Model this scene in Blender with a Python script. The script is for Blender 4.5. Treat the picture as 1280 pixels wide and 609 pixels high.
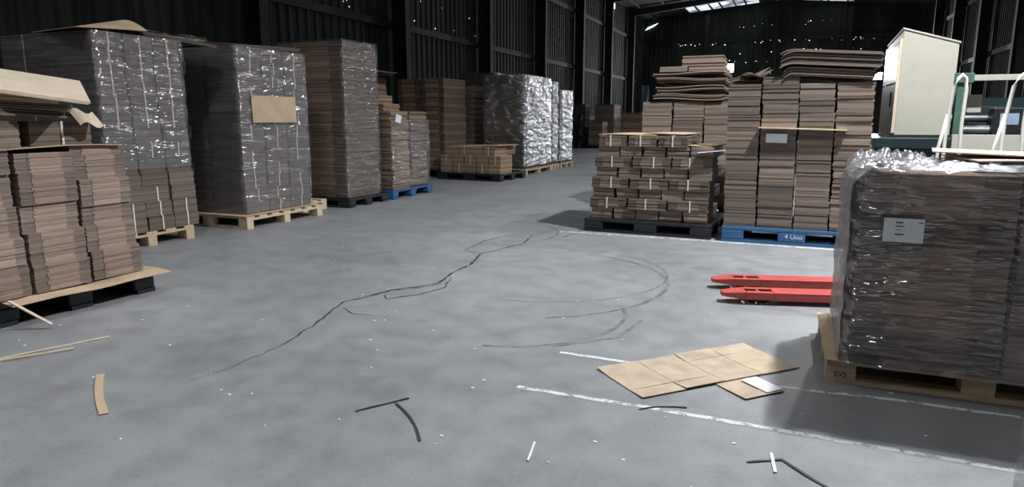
import bpy, bmesh, math, random
from mathutils import Vector, noise, Matrix
random.seed(7)
for o in list(bpy.data.objects): bpy.data.objects.remove(o)
S = bpy.context.scene
COL = S.collection
R = math.radians
# ------------------------------------------------------------------ camera, world, exposure
cam_d = bpy.data.cameras.new('camera'); cam = bpy.data.objects.new('camera', cam_d); COL.objects.link(cam)
cam.location = (0, 0, 1.25); cam.rotation_euler = (R(90 - 10.42), 0, R(23.03))
cam_d.sensor_width = 36; cam_d.lens = 840 / 1280 * 36; cam_d.clip_end = 300; cam_d.clip_start = .02
S.camera = cam
S.view_settings.view_transform = 'Standard'; S.view_settings.look = 'None'
S.view_settings.gamma = 1; S.view_settings.use_curve_mapping = False
S.view_settings.exposure = 0.36
w = bpy.data.worlds.new('sky'); S.world = w; w.use_nodes = True
w.node_tree.nodes['Background'].inputs[0].default_value = (.75, .85, 1, 1)
w.node_tree.nodes['Background'].inputs[1].default_value = .8
# high-bay lamp positions (x, y, z of the lamp mouth, watts); the lamps themselves are built further down
LAMPS = [(1.55, 5.9, 5.6, 2600), (1.6, 13.5, 6.3, 1500), (1.6, 22.5, 6.3, 900), (-2.6, 31.0, 6.6, 500), (-3.4, 2.0, 6.6, 360), (-1.8, -2.5, 6.6, 200)]  # last two: unseen fill lamps, added to lift the left side and foreground
SKY_EMIT = 1.2
FLOOD = [(-4.70, 47.25, 4.58, .62, .52, 3200), (3.77, 47.25, 3.87, .95, .40, 3000)]

# ------------------------------------------------------------------ materials
MATS = {}
def new_mat(name):
    m = bpy.data.materials.new(name); m.use_nodes = True
    nt = m.node_tree; b = nt.nodes['Principled BSDF']; MATS[name] = m
    return m, nt, b
def N(nt, t, **k):
    n = nt.nodes.new(t)
    for a, v in k.items(): setattr(n, a, v)
    return n
def ramp(nt, stops):
    r = N(nt, 'ShaderNodeValToRGB'); e = r.color_ramp.elements
    while len(e) < len(stops): e.new(.5)
    for q, (p, c) in zip(e, stops): q.position = p; q.color = (*c, 1)
    return r
def mixc(nt, a, b, fac, mode='MIX'):
    m = N(nt, 'ShaderNodeMix', data_type='RGBA', blend_type=mode)
    for s, v in ((6, a), (7, b), (0, fac)):
        if hasattr(v, 'links'): nt.links.new(v, m.inputs[s])
        else: m.inputs[s].default_value = (*v, 1) if isinstance(v, tuple) else v
    return m.outputs[2]
def coords(nt, scale=(1, 1, 1), kind='Object'):
    tc = N(nt, 'ShaderNodeTexCoord'); mp = N(nt, 'ShaderNodeMapping')
    mp.inputs['Scale'].default_value = scale; nt.links.new(tc.outputs[kind], mp.inputs[0]); return mp.outputs[0]
def tex(nt, vec, scale, detail=4, rough=.55):
    n = N(nt, 'ShaderNodeTexNoise'); n.inputs['Scale'].default_value = scale; n.inputs['Detail'].default_value = detail
    n.inputs['Roughness'].default_value = rough; nt.links.new(vec, n.inputs['Vector']); return n.outputs['Fac']
def bump(nt, b, h, strength, dist=.01):
    bp = N(nt, 'ShaderNodeBump'); bp.inputs['Strength'].default_value = strength; bp.inputs['Distance'].default_value = dist
    nt.links.new(h, bp.inputs['Height']); nt.links.new(bp.outputs[0], b.inputs['Normal']); return bp
def simple(name, c, rough=.6, metal=0, var=.12, nscale=6, stretch=(1, 1, 1), bumps=0):
    m, nt, b = new_mat(name)
    v = coords(nt, stretch); f = tex(nt, v, nscale)
    lo = tuple(x * (1 - var) for x in c); hi = tuple(min(1, x * (1 + var)) for x in c)
    rp = ramp(nt, [(.3, lo), (.7, hi)]); nt.links.new(f, rp.inputs[0]); nt.links.new(rp.outputs[0], b.inputs['Base Color'])
    b.inputs['Roughness'].default_value = rough; b.inputs['Metallic'].default_value = metal
    if bumps: bump(nt, b, f, bumps)
    return m
def card(name, lo, hi, objvar=.16):
    m, nt, b = new_mat(name)
    g = N(nt, 'ShaderNodeNewGeometry'); rp = ramp(nt, [(0, lo), (.35, tuple((a * .6 + c * .4) for a, c in zip(lo, hi))), (1, hi)])
    nt.links.new(g.outputs['Random Per Island'], rp.inputs[0])
    oi = N(nt, 'ShaderNodeObjectInfo'); mr = N(nt, 'ShaderNodeMapRange')
    mr.inputs[3].default_value = 1 - objvar; mr.inputs[4].default_value = 1 + objvar
    nt.links.new(oi.outputs['Random'], mr.inputs[0])
    v = coords(nt, (3, 3, 90)); f = tex(nt, v, 3, 3); mr2 = N(nt, 'ShaderNodeMapRange')
    mr2.inputs[1].default_value = .3; mr2.inputs[2].default_value = .7; mr2.inputs[3].default_value = .82; mr2.inputs[4].default_value = 1.12
    nt.links.new(f, mr2.inputs[0])
    mu = N(nt, 'ShaderNodeMath', operation='MULTIPLY'); nt.links.new(mr.outputs[0], mu.inputs[0]); nt.links.new(mr2.outputs[0], mu.inputs[1])
    vm = N(nt, 'ShaderNodeVectorMath', operation='SCALE'); nt.links.new(rp.outputs[0], vm.inputs[0]); nt.links.new(mu.outputs[0], vm.inputs['Scale'])
    nt.links.new(vm.outputs[0], b.inputs['Base Color']); b.inputs['Roughness'].default_value = .85
    b.inputs['Specular IOR Level'].default_value = .2
    bump(nt, b, f, .25, .002)
    return m
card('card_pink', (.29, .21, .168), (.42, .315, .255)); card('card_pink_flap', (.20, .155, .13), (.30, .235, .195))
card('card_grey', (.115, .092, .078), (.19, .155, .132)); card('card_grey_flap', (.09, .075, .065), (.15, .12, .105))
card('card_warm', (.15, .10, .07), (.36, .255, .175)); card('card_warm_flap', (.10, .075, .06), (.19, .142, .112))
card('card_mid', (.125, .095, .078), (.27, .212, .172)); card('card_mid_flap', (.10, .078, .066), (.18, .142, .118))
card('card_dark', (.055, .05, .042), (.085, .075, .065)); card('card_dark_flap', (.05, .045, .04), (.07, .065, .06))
simple('kraft', (.50, .375, .25), .85, var=.12, nscale=5)
simple('kraft_dirty', (.47, .375, .275), .85, var=.22, nscale=7)
simple('board_pale', (.60, .50, .38), .8, var=.1)
simple('strap', (.72, .68, .58), .5)
simple('wood', (.50, .39, .26), .75, var=.25, nscale=3, stretch=(2, 14, 14), bumps=.15)
simple('wood_pale', (.60, .49, .34), .75, var=.2, nscale=3, stretch=(2, 14, 14), bumps=.15)
simple('black_plastic', (.012, .014, .018), .45)
simple('blue_plastic', (.03, .11, .24), .42, var=.2)
simple('red_paint', (.48, .085, .07), .45, var=.1, nscale=9)
simple('cream_paint', (.42, .41, .35), .35, var=.04)
simple('cream_gloss', (.55, .55, .50), .2, var=.04)
simple('teal_paint', (.012, .026, .028), .4, var=.2)
simple('green_paint', (.05, .115, .08), .5, var=.2)
simple('tube_white', (.66, .66, .60), .35, var=.1)
simple('dark_steel', (.014, .016, .018), .8, var=.3)
simple('steel_grey', (.16, .17, .17), .45, .6, var=.2)
simple('black_rubber', (.01, .01, .01), .7)
simple('chip_black', (.035, .035, .035), .6)
simple('paper', (.74, .77, .82), .7, var=.03)
simple('ink', (.10, .13, .18), .7); simple('stamp_ink', (.02, .018, .015), .8); simple('ink_white', (.62, .68, .75), .7)
simple('blue_sheet', (.16, .22, .30), .5)
simple('screen', (.25, .33, .45), .15)
simple('crack', (.035, .035, .036), .9)
simple('roof_metal', (.035, .04, .045), .6, .2, var=.25)
simple('lamp_shell', (.35, .36, .38), .4, .7)

def emit(name, c, s):
    m, nt, b = new_mat(name); b.inputs['Base Color'].default_value = (*c, 1)
    b.inputs['Emission Color'].default_value = (*c, 1); b.inputs['Emission Strength'].default_value = s; return m
emit('daylight_hole', (.85, .92, 1), 3.0); emit('lamp_glow', (1, .98, .95), 30); emit('flood_glow', (.95, .97, 1), 28)
def skylight_mat():
    m, nt, b = new_mat('skylight')
    v = coords(nt, (1, 1, 1)); f = tex(nt, v, .9, 2); rp = ramp(nt, [(.35, (.08, .09, .10)), (.7, (.9, .95, 1))]); nt.links.new(f, rp.inputs[0])
    b.inputs['Base Color'].default_value = (.4, .42, .45, 1)
    nt.links.new(rp.outputs[0], b.inputs['Emission Color']); b.inputs['Emission Strength'].default_value = SKY_EMIT
skylight_mat()
def wall_mat():
    m, nt, b = new_mat('wall_metal')
    v = coords(nt, (1, 6, .35)); f = tex(nt, v, 1.2, 5); v2 = coords(nt); f2 = tex(nt, v2, .35, 4)
    r1 = ramp(nt, [(.3, (.022, .026, .024)), (.7, (.055, .062, .056))]); nt.links.new(f, r1.inputs[0])
    r2 = ramp(nt, [(.3, (.55, .55, .55)), (.7, (1.2, 1.2, 1.2))]); nt.links.new(f2, r2.inputs[0])
    nt.links.new(mixc(nt, r1.outputs[0], r2.outputs[0], 1.0, 'MULTIPLY'), b.inputs['Base Color'])
    b.inputs['Roughness'].default_value = .75; b.inputs['Specular IOR Level'].default_value = .2
wall_mat()
def concrete():
    m, nt, b = new_mat('concrete')
    v = coords(nt)
    f1 = tex(nt, v, .55, 6, .6); f2 = tex(nt, v, 5, 6, .65); f3 = tex(nt, v, 60, 3)
    c1 = ramp(nt, [(.32, (.205, .215, .225)), (.68, (.305, .315, .325))]); nt.links.new(f1, c1.inputs[0])
    c2 = ramp(nt, [(.3, (.78, .78, .79)), (.55, (1, 1, 1)), (.75, (1.1, 1.1, 1.09))]); nt.links.new(f2, c2.inputs[0])
    col = mixc(nt, c1.outputs[0], c2.outputs[0], .9, 'MULTIPLY')
    c3 = ramp(nt, [(.25, (.75, .75, .75)), (.6, (1.05, 1.05, 1.05))]); nt.links.new(f3, c3.inputs[0])
    col = mixc(nt, col, c3.outputs[0], .45, 'MULTIPLY')
    # old stains with a shape of their own on the slab
    for (cx, cy, rx, ry, amt) in ((-2.75, 7.4, .55, 1.2, .2), (-2.9, 2.6, .5, .45, .22), (-1.3, 4.4, 1.0, .25, .12), (-3.6, 5.0, 1.2, .5, .12)):
        mp = N(nt, 'ShaderNodeMapping'); mp.inputs['Location'].default_value = (-cx / rx, -cy / ry, 0); mp.inputs['Scale'].default_value = (1 / rx, 1 / ry, 0)
        nt.links.new(v, mp.inputs[0])
        ad = N(nt, 'ShaderNodeVectorMath', operation='ADD'); nz = N(nt, 'ShaderNodeTexNoise'); nz.inputs['Scale'].default_value = 3
        nt.links.new(v, nz.inputs['Vector']); nt.links.new(mp.outputs[0], ad.inputs[0]); nt.links.new(nz.outputs['Color'], ad.inputs[1])
        sb = N(nt, 'ShaderNodeVectorMath', operation='SUBTRACT'); sb.inputs[1].default_value = (.5, .5, .5); nt.links.new(ad.outputs[0], sb.inputs[0])
        ln = N(nt, 'ShaderNodeVectorMath', operation='LENGTH'); nt.links.new(sb.outputs[0], ln.inputs[0])
        mr = N(nt, 'ShaderNodeMapRange'); mr.inputs[1].default_value = 1.0; mr.inputs[2].default_value = .35; mr.inputs[3].default_value = 0; mr.inputs[4].default_value = amt
        nt.links.new(ln.outputs['Value'], mr.inputs[0]); col = mixc(nt, col, (.09, .09, .09), mr.outputs[0])
    nt.links.new(col, b.inputs['Base Color'])
    rr = ramp(nt, [(.3, (.42, .42, .42)), (.7, (.66, .66, .66))]); nt.links.new(f2, rr.inputs[0]); nt.links.new(rr.outputs[0], b.inputs['Roughness'])
    b.inputs['Specular IOR Level'].default_value = .35
    bump(nt, b, f2, .10, .004)
concrete()
def worn(name, c, thresh, scale):
    m, nt, b = new_mat(name); b.inputs['Base Color'].default_value = (*c, 1); b.inputs['Roughness'].default_value = .8
    f = tex(nt, coords(nt), scale, 6, .7); rp = ramp(nt, [(thresh - .06, (0, 0, 0)), (thresh + .06, (1, 1, 1))]); nt.links.new(f, rp.inputs[0])
    nt.links.new(rp.outputs[0], b.inputs['Alpha'])
worn('line_paint', (.62, .64, .64), .44, 14)
def scuff():
    m, nt, b = new_mat('scuff'); b.inputs['Base Color'].default_value = (.10, .10, .10, 1); b.inputs['Roughness'].default_value = .8
    f = tex(nt, coords(nt), 5, 5, .6); rp = ramp(nt, [(.38, (0, 0, 0)), (.8, (.75, .75, .75))]); nt.links.new(f, rp.inputs[0]); nt.links.new(rp.outputs[0], b.inputs['Alpha'])
scuff()
def film(name, haze, tint, rough, gloss, bscale=1.0, bstr=1.0):
    m, nt, b = new_mat(name); nt.nodes.remove(b)
    v = coords(nt, (2, 2, 8)); f = tex(nt, v, 1.5 * bscale, 3, .5); v2 = coords(nt, (3, 3, 5)); f2 = tex(nt, v2, 1.2 * bscale, 2, .5)
    ad = N(nt, 'ShaderNodeMath', operation='ADD'); nt.links.new(f, ad.inputs[0]); nt.links.new(f2, ad.inputs[1])
    bp = N(nt, 'ShaderNodeBump'); bp.inputs['Strength'].default_value = bstr; bp.inputs['Distance'].default_value = .14; nt.links.new(ad.outputs[0], bp.inputs['Height'])
    tr = N(nt, 'ShaderNodeBsdfTransparent'); tr.inputs[0].default_value = (.95, .95, .96, 1)
    df = N(nt, 'ShaderNodeBsdfDiffuse'); df.inputs[0].default_value = (*tint, 1); nt.links.new(bp.outputs[0], df.inputs['Normal'])
    mr = N(nt, 'ShaderNodeMapRange'); mr.inputs[1].default_value = .3; mr.inputs[2].default_value = .7
    mr.inputs[3].default_value = haze * .6; mr.inputs[4].default_value = min(1, haze * 1.4); nt.links.new(f, mr.inputs[0])
    m1 = N(nt, 'ShaderNodeMixShader'); nt.links.new(mr.outputs[0], m1.inputs[0]); nt.links.new(tr.outputs[0], m1.inputs[1]); nt.links.new(df.outputs[0], m1.inputs[2])
    gl = N(nt, 'ShaderNodeBsdfGlossy'); gl.inputs['Roughness'].default_value = rough; gl.inputs[0].default_value = (.9, .92, .95, 1); nt.links.new(bp.outputs[0], gl.inputs['Normal'])
    m2 = N(nt, 'ShaderNodeMixShader'); m2.inputs[0].default_value = gloss; nt.links.new(m1.outputs[0], m2.inputs[1]); nt.links.new(gl.outputs[0], m2.inputs[2])
    nt.links.new(m2.outputs[0], nt.nodes['Material Output'].inputs[0])
film('film_thin', .06, (.40, .41, .43), .16, .14, 1, .6); film('film_grey', .16, (.42, .43, .46), .17, .12, 1, .42); film('film_silver', .06, (.60, .61, .63), .28, .44, 1.2, .5)
film('film_milky', .82, (.36, .34, .33), .30, .10, 1.0, .5)
film('film_near', .11, (.44, .44, .45), .13, .14, 1.0, .6)
M = MATS

# ------------------------------------------------------------------ mesh helpers
class MB:
    def __init__(s): s.v = []; s.f = []; s.m = []
    def box(s, x0, x1, y0, y1, z0, z1, mi=0):
        n = len(s.v); s.v += [(x0, y0, z0), (x1, y0, z0), (x1, y1, z0), (x0, y1, z0), (x0, y0, z1), (x1, y0, z1), (x1, y1, z1), (x0, y1, z1)]
        for q in ((0, 3, 2, 1), (4, 5, 6, 7), (0, 1, 5, 4), (1, 2, 6, 5), (2, 3, 7, 6), (3, 0, 4, 7)): s.f.append(tuple(n + i for i in q)); s.m.append(mi)
        return s
    def prism(s, pts, z0, z1, mi=0):
        n = len(s.v); k = len(pts)
        zf = z0 if callable(z0) else (lambda x, y: z0); zg = z1 if callable(z1) else (lambda x, y: z1)
        s.v += [(x, y, zf(x, y)) for x, y in pts] + [(x, y, zg(x, y)) for x, y in pts]
        s.f.append(tuple(n + i for i in reversed(range(k)))); s.f.append(tuple(n + k + i for i in range(k)))
        for i in range(k): j = (i + 1) % k; s.f.append((n + i, n + j, n + k + j, n + k + i))
        s.m += [mi] * (k + 2); return s
    def tube(s, pts, r, seg=10, mi=0):
        pts = [Vector(p) for p in pts]; n = len(s.v); k = len(pts); up = Vector((.13, .21, 1)).normalized()
        for i, p in enumerate(pts):
            d = (pts[min(i + 1, k - 1)] - pts[max(i - 1, 0)]).normalized()
            a = d.cross(up if abs(d.dot(up)) < .95 else Vector((1, 0, .1))).normalized(); b = d.cross(a)
            rr = r[i] if isinstance(r, (list, tuple)) else r
            for q in range(seg): t = 2 * math.pi * q / seg; s.v.append(tuple(p + a * (math.cos(t) * rr) + b * (math.sin(t) * rr)))
        for i in range(k - 1):
            for q in range(seg):
                q2 = (q + 1) % seg; s.f.append((n + i * seg + q, n + i * seg + q2, n + (i + 1) * seg + q2, n + (i + 1) * seg + q)); s.m.append(mi)
        s.f.append(tuple(n + q for q in reversed(range(seg)))); s.f.append(tuple(n + (k - 1) * seg + q for q in range(seg))); s.m += [mi, mi]
        return s
    def sheet(s, fn, nu, nv, t, mi=0):
        """slab over a grid: fn(u,v)->point, thickness t downward"""
        n = len(s.v); W = nu + 1
        top = [fn(i / nu, j / nv) for j in range(nv + 1) for i in range(W)]
        s.v += [tuple(p) for p in top] + [(p[0], p[1], p[2] - t) for p in top]; o = len(top)
        for j in range(nv):
            for i in range(nu):
                a = n + j * W + i; s.f.append((a, a + 1, a + W + 1, a + W)); s.f.append((o + a, o + a + W, o + a + W + 1, o + a + 1)); s.m += [mi, mi]
        edge = [i for i in range(W)] + [j * W + nu for j in range(1, nv + 1)] + [nv * W + i for i in range(nu - 1, -1, -1)] + [j * W for j in range(nv - 1, 0, -1)]
        for a, b in zip(edge, edge[1:] + edge[:1]): s.f.append((n + a, n + o + a, n + o + b, n + b)); s.m.append(mi)
        return s
    def mesh(s, name, mats):
        me = bpy.data.meshes.new(name); me.from_pydata(s.v, [], s.f); me.update()
        for q in (mats if isinstance(mats, (list, tuple)) else [mats]): me.materials.append(M[q])
        if any(s.m): me.polygons.foreach_set('material_index', s.m)
        return me
    def build(s, name, mats, parent=None, loc=None, smooth=False, bevel=0):
        me = s.mesh(name, mats)
        if smooth: me.polygons.foreach_set('use_smooth', [True] * len(me.polygons))
        return link(name, me, parent, loc, bevel)
def link(name, me, parent=None, loc=None, bevel=0, rz=0):
    o = bpy.data.objects.new(name, me); COL.objects.link(o)
    if parent: o.parent = parent
    if loc: o.location = loc
    if rz: o.rotation_euler.z = rz
    if bevel:
        b = o.modifiers.new('bevel', 'BEVEL'); b.width = bevel; b.segments = 2; b.limit_method = 'ANGLE'
    return o
def tag(o, label, cat, group=None, kind=None):
    o['label'] = label; o['category'] = cat
    if group: o['group'] = group
    if kind: o['kind'] = kind
    return o
def thing(name, label, cat, loc, rz=0, group=None):
    o = bpy.data.objects.new(name, None); COL.objects.link(o); o.empty_display_size = .1
    o.location = loc; o.rotation_euler.z = rz; return tag(o, label, cat, group)
def struct(o): o['kind'] = 'structure'; return o
ORD = ['lowest', 'second', 'third', 'fourth', 'fifth', 'sixth', 'seventh', 'eighth', 'ninth', 'tenth', 'eleventh', 'twelfth', 'thirteenth', 'fourteenth', 'fifteenth', 'sixteenth']
NTH = ['first', 'second', 'third', 'fourth', 'fifth', 'sixth', 'seventh', 'eighth']
def rowword(i): return 'lowest row' if i == 0 else ORD[i] + ' row up'

# ------------------------------------------------------------------ the building
XL, XR, YB, YF, EAVE, APEX_X, PITCH = -10.5, 6.6, 48.0, -9.0, 8.05, -1.95, .085
def roof_z(x): return EAVE + ((x - XL) if x < APEX_X else (XR - x)) * PITCH
fl = struct(MB().box(XL - .3, XR + .3, YF - .3, YB + .3, -.2, 0).build('floor', 'concrete'))
def corrugated(name, n0, n1, fixed, axis, ztop, sign):
    mb = MB(); p = .30; k = int((n1 - n0) / p); prof = []
    for i in range(k + 1):
        t = n0 + i * p
        prof += [(t, 0), (t + .17, 0), (t + .20, .035), (t + .27, .035)]
    for a, d in prof:
        for z in (0, None):
            zz = 0 if z == 0 else ztop(a)
            mb.v.append((fixed + sign * d, a, zz) if axis == 'x' else (a, fixed + sign * d, zz))
    for i in range(len(prof) - 1):
        q = (2 * i, 2 * i + 2, 2 * i + 3, 2 * i + 1); mb.f.append(q); mb.m.append(0)
    return struct(mb.build(name, 'wall_metal'))
wl = corrugated('wall_left', YF, YB, XL, 'x', lambda a: EAVE, 1)
wr = corrugated('wall_right', YF, YB, XR, 'x', lambda a: EAVE, -1)
wb = corrugated('wall_back', XL, XR, YB, 'y', lambda a: roof_z(max(XL, min(XR, a))), -1)
wf = corrugated('wall_front', XL, XR, YF, 'y', lambda a: roof_z(max(XL, min(XR, a))), 1)
COLY = [-5.3, .1, 5.5, 10.9, 16.3, 21.7, 27.1, 32.4, 37.7, 43.0]
def ibeam(d=.30, w_=.20, h=EAVE):
    return MB().box(-d / 2, -d / 2 + .014, -w_ / 2, w_ / 2, 0, h).box(d / 2 - .014, d / 2, -w_ / 2, w_ / 2, 0, h).box(-d / 2, d / 2, -.006, .006, 0, h).mesh('column', 'dark_steel')
ib = ibeam(.42, .26)
for y in COLY:
    link('column', ib, wl, (XL + .32, y, 0)); link('column', ib, wr, (XR - .32, y, 0))
for z in (1.35, 3.79, 6.4):
    for wll, x in ((wl, XL + .07), (wr, XR - .07)):
        MB().box(-.035, .035, YF, YB, -.09, .09).build('girt', 'dark_steel', wll, (x, 0, z))
    MB().box(XL, XR, -.035, .035, -.09, .09).build('girt', 'dark_steel', wb, (0, YB - .07, z))
for x in (-6.2, -1.95, 2.3):
    link('column', ib, wb, (x, YB - .3, 0), rz=R(90))
# roof
mb = MB()
mb.v = [(XL - .3, YF, roof_z(XL) - .05), (APEX_X, YF, roof_z(APEX_X)), (XR + .3, YF, roof_z(XR) - .05), (XL - .3, YB, roof_z(XL) - .05), (APEX_X, YB, roof_z(APEX_X)), (XR + .3, YB, roof_z(XR) - .05)]
mb.f = [(0, 1, 4, 3), (1, 2, 5, 4)]; mb.m = [0, 0]
rf = struct(mb.build('ceiling', 'roof_metal'))
for x in [XL + .9 + i * 1.45 for i in range(12)]:
    if x < XR - .2: MB().box(-.04, .04, YF, YB, -.12, -.03).build('purlin', 'dark_steel', rf, (x, 0, roof_z(x) - .06))
for y in COLY:
    m2 = MB()
    for (xa, xb) in ((XL + .1, APEX_X), (APEX_X, XR - .1)):
        za, zb = roof_z(xa) - .12, roof_z(xb) - .12
        n = len(m2.v); m2.v += [(xa, -.12, za - .40), (xb, -.12, zb - .25), (xb, .12, zb - .25), (xa, .12, za - .40), (xa, -.12, za), (xb, -.12, zb), (xb, .12, zb), (xa, .12, za)]
        for q in ((0, 3, 2, 1), (4, 5, 6, 7), (0, 1, 5, 4), (1, 2, 6, 5), (2, 3, 7, 6), (3, 0, 4, 7)): m2.f.append(tuple(n + i for i in q)); m2.m.append(0)
    m2.build('rafter', 'dark_steel', rf, (0, y, 0))
# translucent roof sheets
for y0 in (45.0, 39.6, 34.3, 29.0, 23.5, 18.0, 12.5, 7.2, 1.8, -3.6):
    for xa in (-7.35, -5.85, -4.4, -.45, 1.0):
        xb = xa + 1.35; m2 = MB(); za, zb = roof_z(xa) - .075, roof_z(xb) - .075
        m2.v = [(xa, 0, za), (xb, 0, zb), (xb, 2.4, zb), (xa, 2.4, za)]; m2.f = [(0, 3, 2, 1)]; m2.m = [0]
        m2.build('skylight_sheet', 'skylight', rf, (0, y0, 0))
# nail holes and torn spots where daylight comes through the sheets
def discs(name, pts, parent):
    m2 = MB()
    for (p, r, nrm) in pts:
        n = len(m2.v); a = Vector((0, 0, 1)); b = Vector(nrm).cross(a)
        for q in range(6): t = q * math.pi / 3; m2.v.append(tuple(Vector(p) + a * (math.cos(t) * r) + b * (math.sin(t) * r)))
        m2.f.append(tuple(n + q for q in range(6))); m2.m.append(0)
    o = m2.build(name, 'daylight_hole', parent); o['kind'] = 'stuff'; return o
rg = random.Random(3); pts = []
for z, x0, x1, k in ((5.0, -7.6, 4.6, 52), (6.25, -8.2, 4.8, 60), (7.3, -4.5, 1.8, 14), (5.6, -5, 3.5, 16), (4.3, -4, 3, 14)):
    for i in range(k):
        if rg.random() < .75: pts.append(((rg.uniform(x0, x1), YB - .06, z + rg.uniform(-.12, .12)), rg.choice((.008, .012, .016, .024)), (0, -1, 0)))
discs('nail_hole', pts, wb)
pts = []
for i in range(30): pts.append(((XL + .05, rg.uniform(7, 22), rg.choice((3.95, 4.1, 4.6, 5.3)) + rg.uniform(-.06, .06)), rg.choice((.008, .012, .016)), (1, 0, 0)))
discs('nail_hole', pts, wl)
MB().prism([(-.3, -.02), (.35, -.02), (.1, .02), (-.2, .02)], 0, .3).build('torn_gap', 'daylight_hole', wl, (XL + .08, 38.4, 7.35))
m2 = MB(); m2.v = [(-10.4, 47.9, 7.3), (-10.2, 47.9, 7.5), (-9.5, 47.9, 7.75), (-9.9, 47.9, 7.5)]; m2.f = [(0, 3, 2, 1)]; m2.m = [0]; m2.build('torn_gap', 'daylight_hole', wb)
m2 = MB(); m2.v = [(6.52, 39.6, 5.2), (6.52, 40.2, 5.3), (6.52, 40.3, 4.95), (6.52, 40.0, 4.85)]; m2.f = [(0, 1, 2, 3)]; m2.m = [0]; m2.build('torn_patch', 'steel_grey', wr)

# floor markings, cracks, scuffs: parts of the slab
def ribbon(name, pts, wd, mat, z=.0012, rough=0, seed=1, taper=False):
    rg = random.Random(seed); P = [Vector((*p, 0)) for p in pts]; Q = []
    for a, b in zip(P, P[1:]):
        k = max(1, int((b - a).length / .05))
        for i in range(k): Q.append(a.lerp(b, i / k))
    Q.append(P[-1]); m2 = MB(); n = len(Q)
    for i, p in enumerate(Q):
        d = (Q[min(i + 1, n - 1)] - Q[max(0, i - 1)]).normalized(); s = Vector((-d.y, d.x, 0)); ww = wd / 2
        if taper: ww *= max(.12, min(1, 3 * min(i, n - 1 - i) / n)) * rg.uniform(.5, 1.4)
        p = p + s * rg.uniform(-rough, rough)
        m2.v += [tuple(p + s * ww * rg.uniform(.8, 1.15) + Vector((0, 0, z))), tuple(p - s * ww * rg.uniform(.8, 1.15) + Vector((0, 0, z)))]
    for i in range(n - 1): m2.f.append((2 * i, 2 * i + 1, 2 * i + 3, 2 * i + 2)); m2.m.append(0)
    return m2.build(name, mat, fl)
ribbon('painted_line', [(-1.16, 2.79), (-.58, 2.80), (.08, 2.79), (1.6, 2.77)], .032, 'line_paint', seed=2, rough=.004)
ribbon('painted_line', [(-1.13, 3.33), (-.6, 3.32), (.04, 3.28), (.43, 3.32), (1.5, 3.32)], .030, 'line_paint', seed=3, rough=.004)
ribbon('painted_line', [(-2.45, 7.17), (-.79, 7.19), (.6, 7.17), (2, 7.17)], .06, 'line_paint', seed=4, rough=.006)
ribbon('painted_line', [(-6.3, 18.2), (-2.0, 18.1)], .09, 'line_paint', seed=5)
ribbon('crack', [(-2.57, 7.52), (-2.64, 6.76), (-2.55, 6.3), (-2.72, 5.62), (-2.60, 5.2), (-2.58, 4.8), (-2.52, 4.43), (-2.73, 4.13), (-2.85, 3.71), (-2.78, 3.45), (-2.70, 3.23), (-2.64, 2.95), (-2.61, 2.78), (-2.61, 2.45), (-2.66, 2.2)], .024, 'crack', rough=.010, seed=6, taper=True)
ribbon('crack', [(-2.55, 4.75), (-2.40, 4.35), (-2.48, 4.1), (-2.62, 3.9), (-2.72, 4.02), (-2.80, 3.85)], .018, 'crack', rough=.008, seed=7, taper=True)
ribbon('crack', [(-2.45, 4.5), (-2.62, 4.2), (-2.76, 4.1)], .014, 'crack', rough=.006, seed=8, taper=True)
ribbon('crack', [(-2.66, 5.55), (-2.95, 5.75), (-2.98, 6.3), (-2.85, 6.9)], .016, 'crack', rough=.006, seed=9, taper=True)
ribbon('crack', [(-2.80, 3.62), (-2.62, 3.5), (-2.45, 3.52)], .010, 'crack', rough=.006, seed=10, taper=True)
def arc(cx, cy, r, a0, a1, sy=1): return [(cx + r * math.cos(R(a0 + (a1 - a0) * i / 14)), cy + sy * r * math.sin(R(a0 + (a1 - a0) * i / 14))) for i in range(15)]
for i, (pts, wd) in enumerate(((arc(-2.0, 4.9, 1.15, -60, 80), .035), (arc(-1.9, 5.2, 1.0, -90, 60), .02), (arc(-3.3, 6.8, .9, -20, 90), .03), (arc(-1.7, 4.0, .75, -80, 30), .03), ([(-2.3, 6.8), (-2.2, 7.6), (-2.6, 9.0), (-3.2, 10.5)], .03), ([(-1.2, 3.4), (-.9, 3.7), (-.85, 4.1)], .03))):
    ribbon('tyre_scuff', pts, wd, 'scuff', z=.0009, rough=.003, seed=20 + i)

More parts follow.
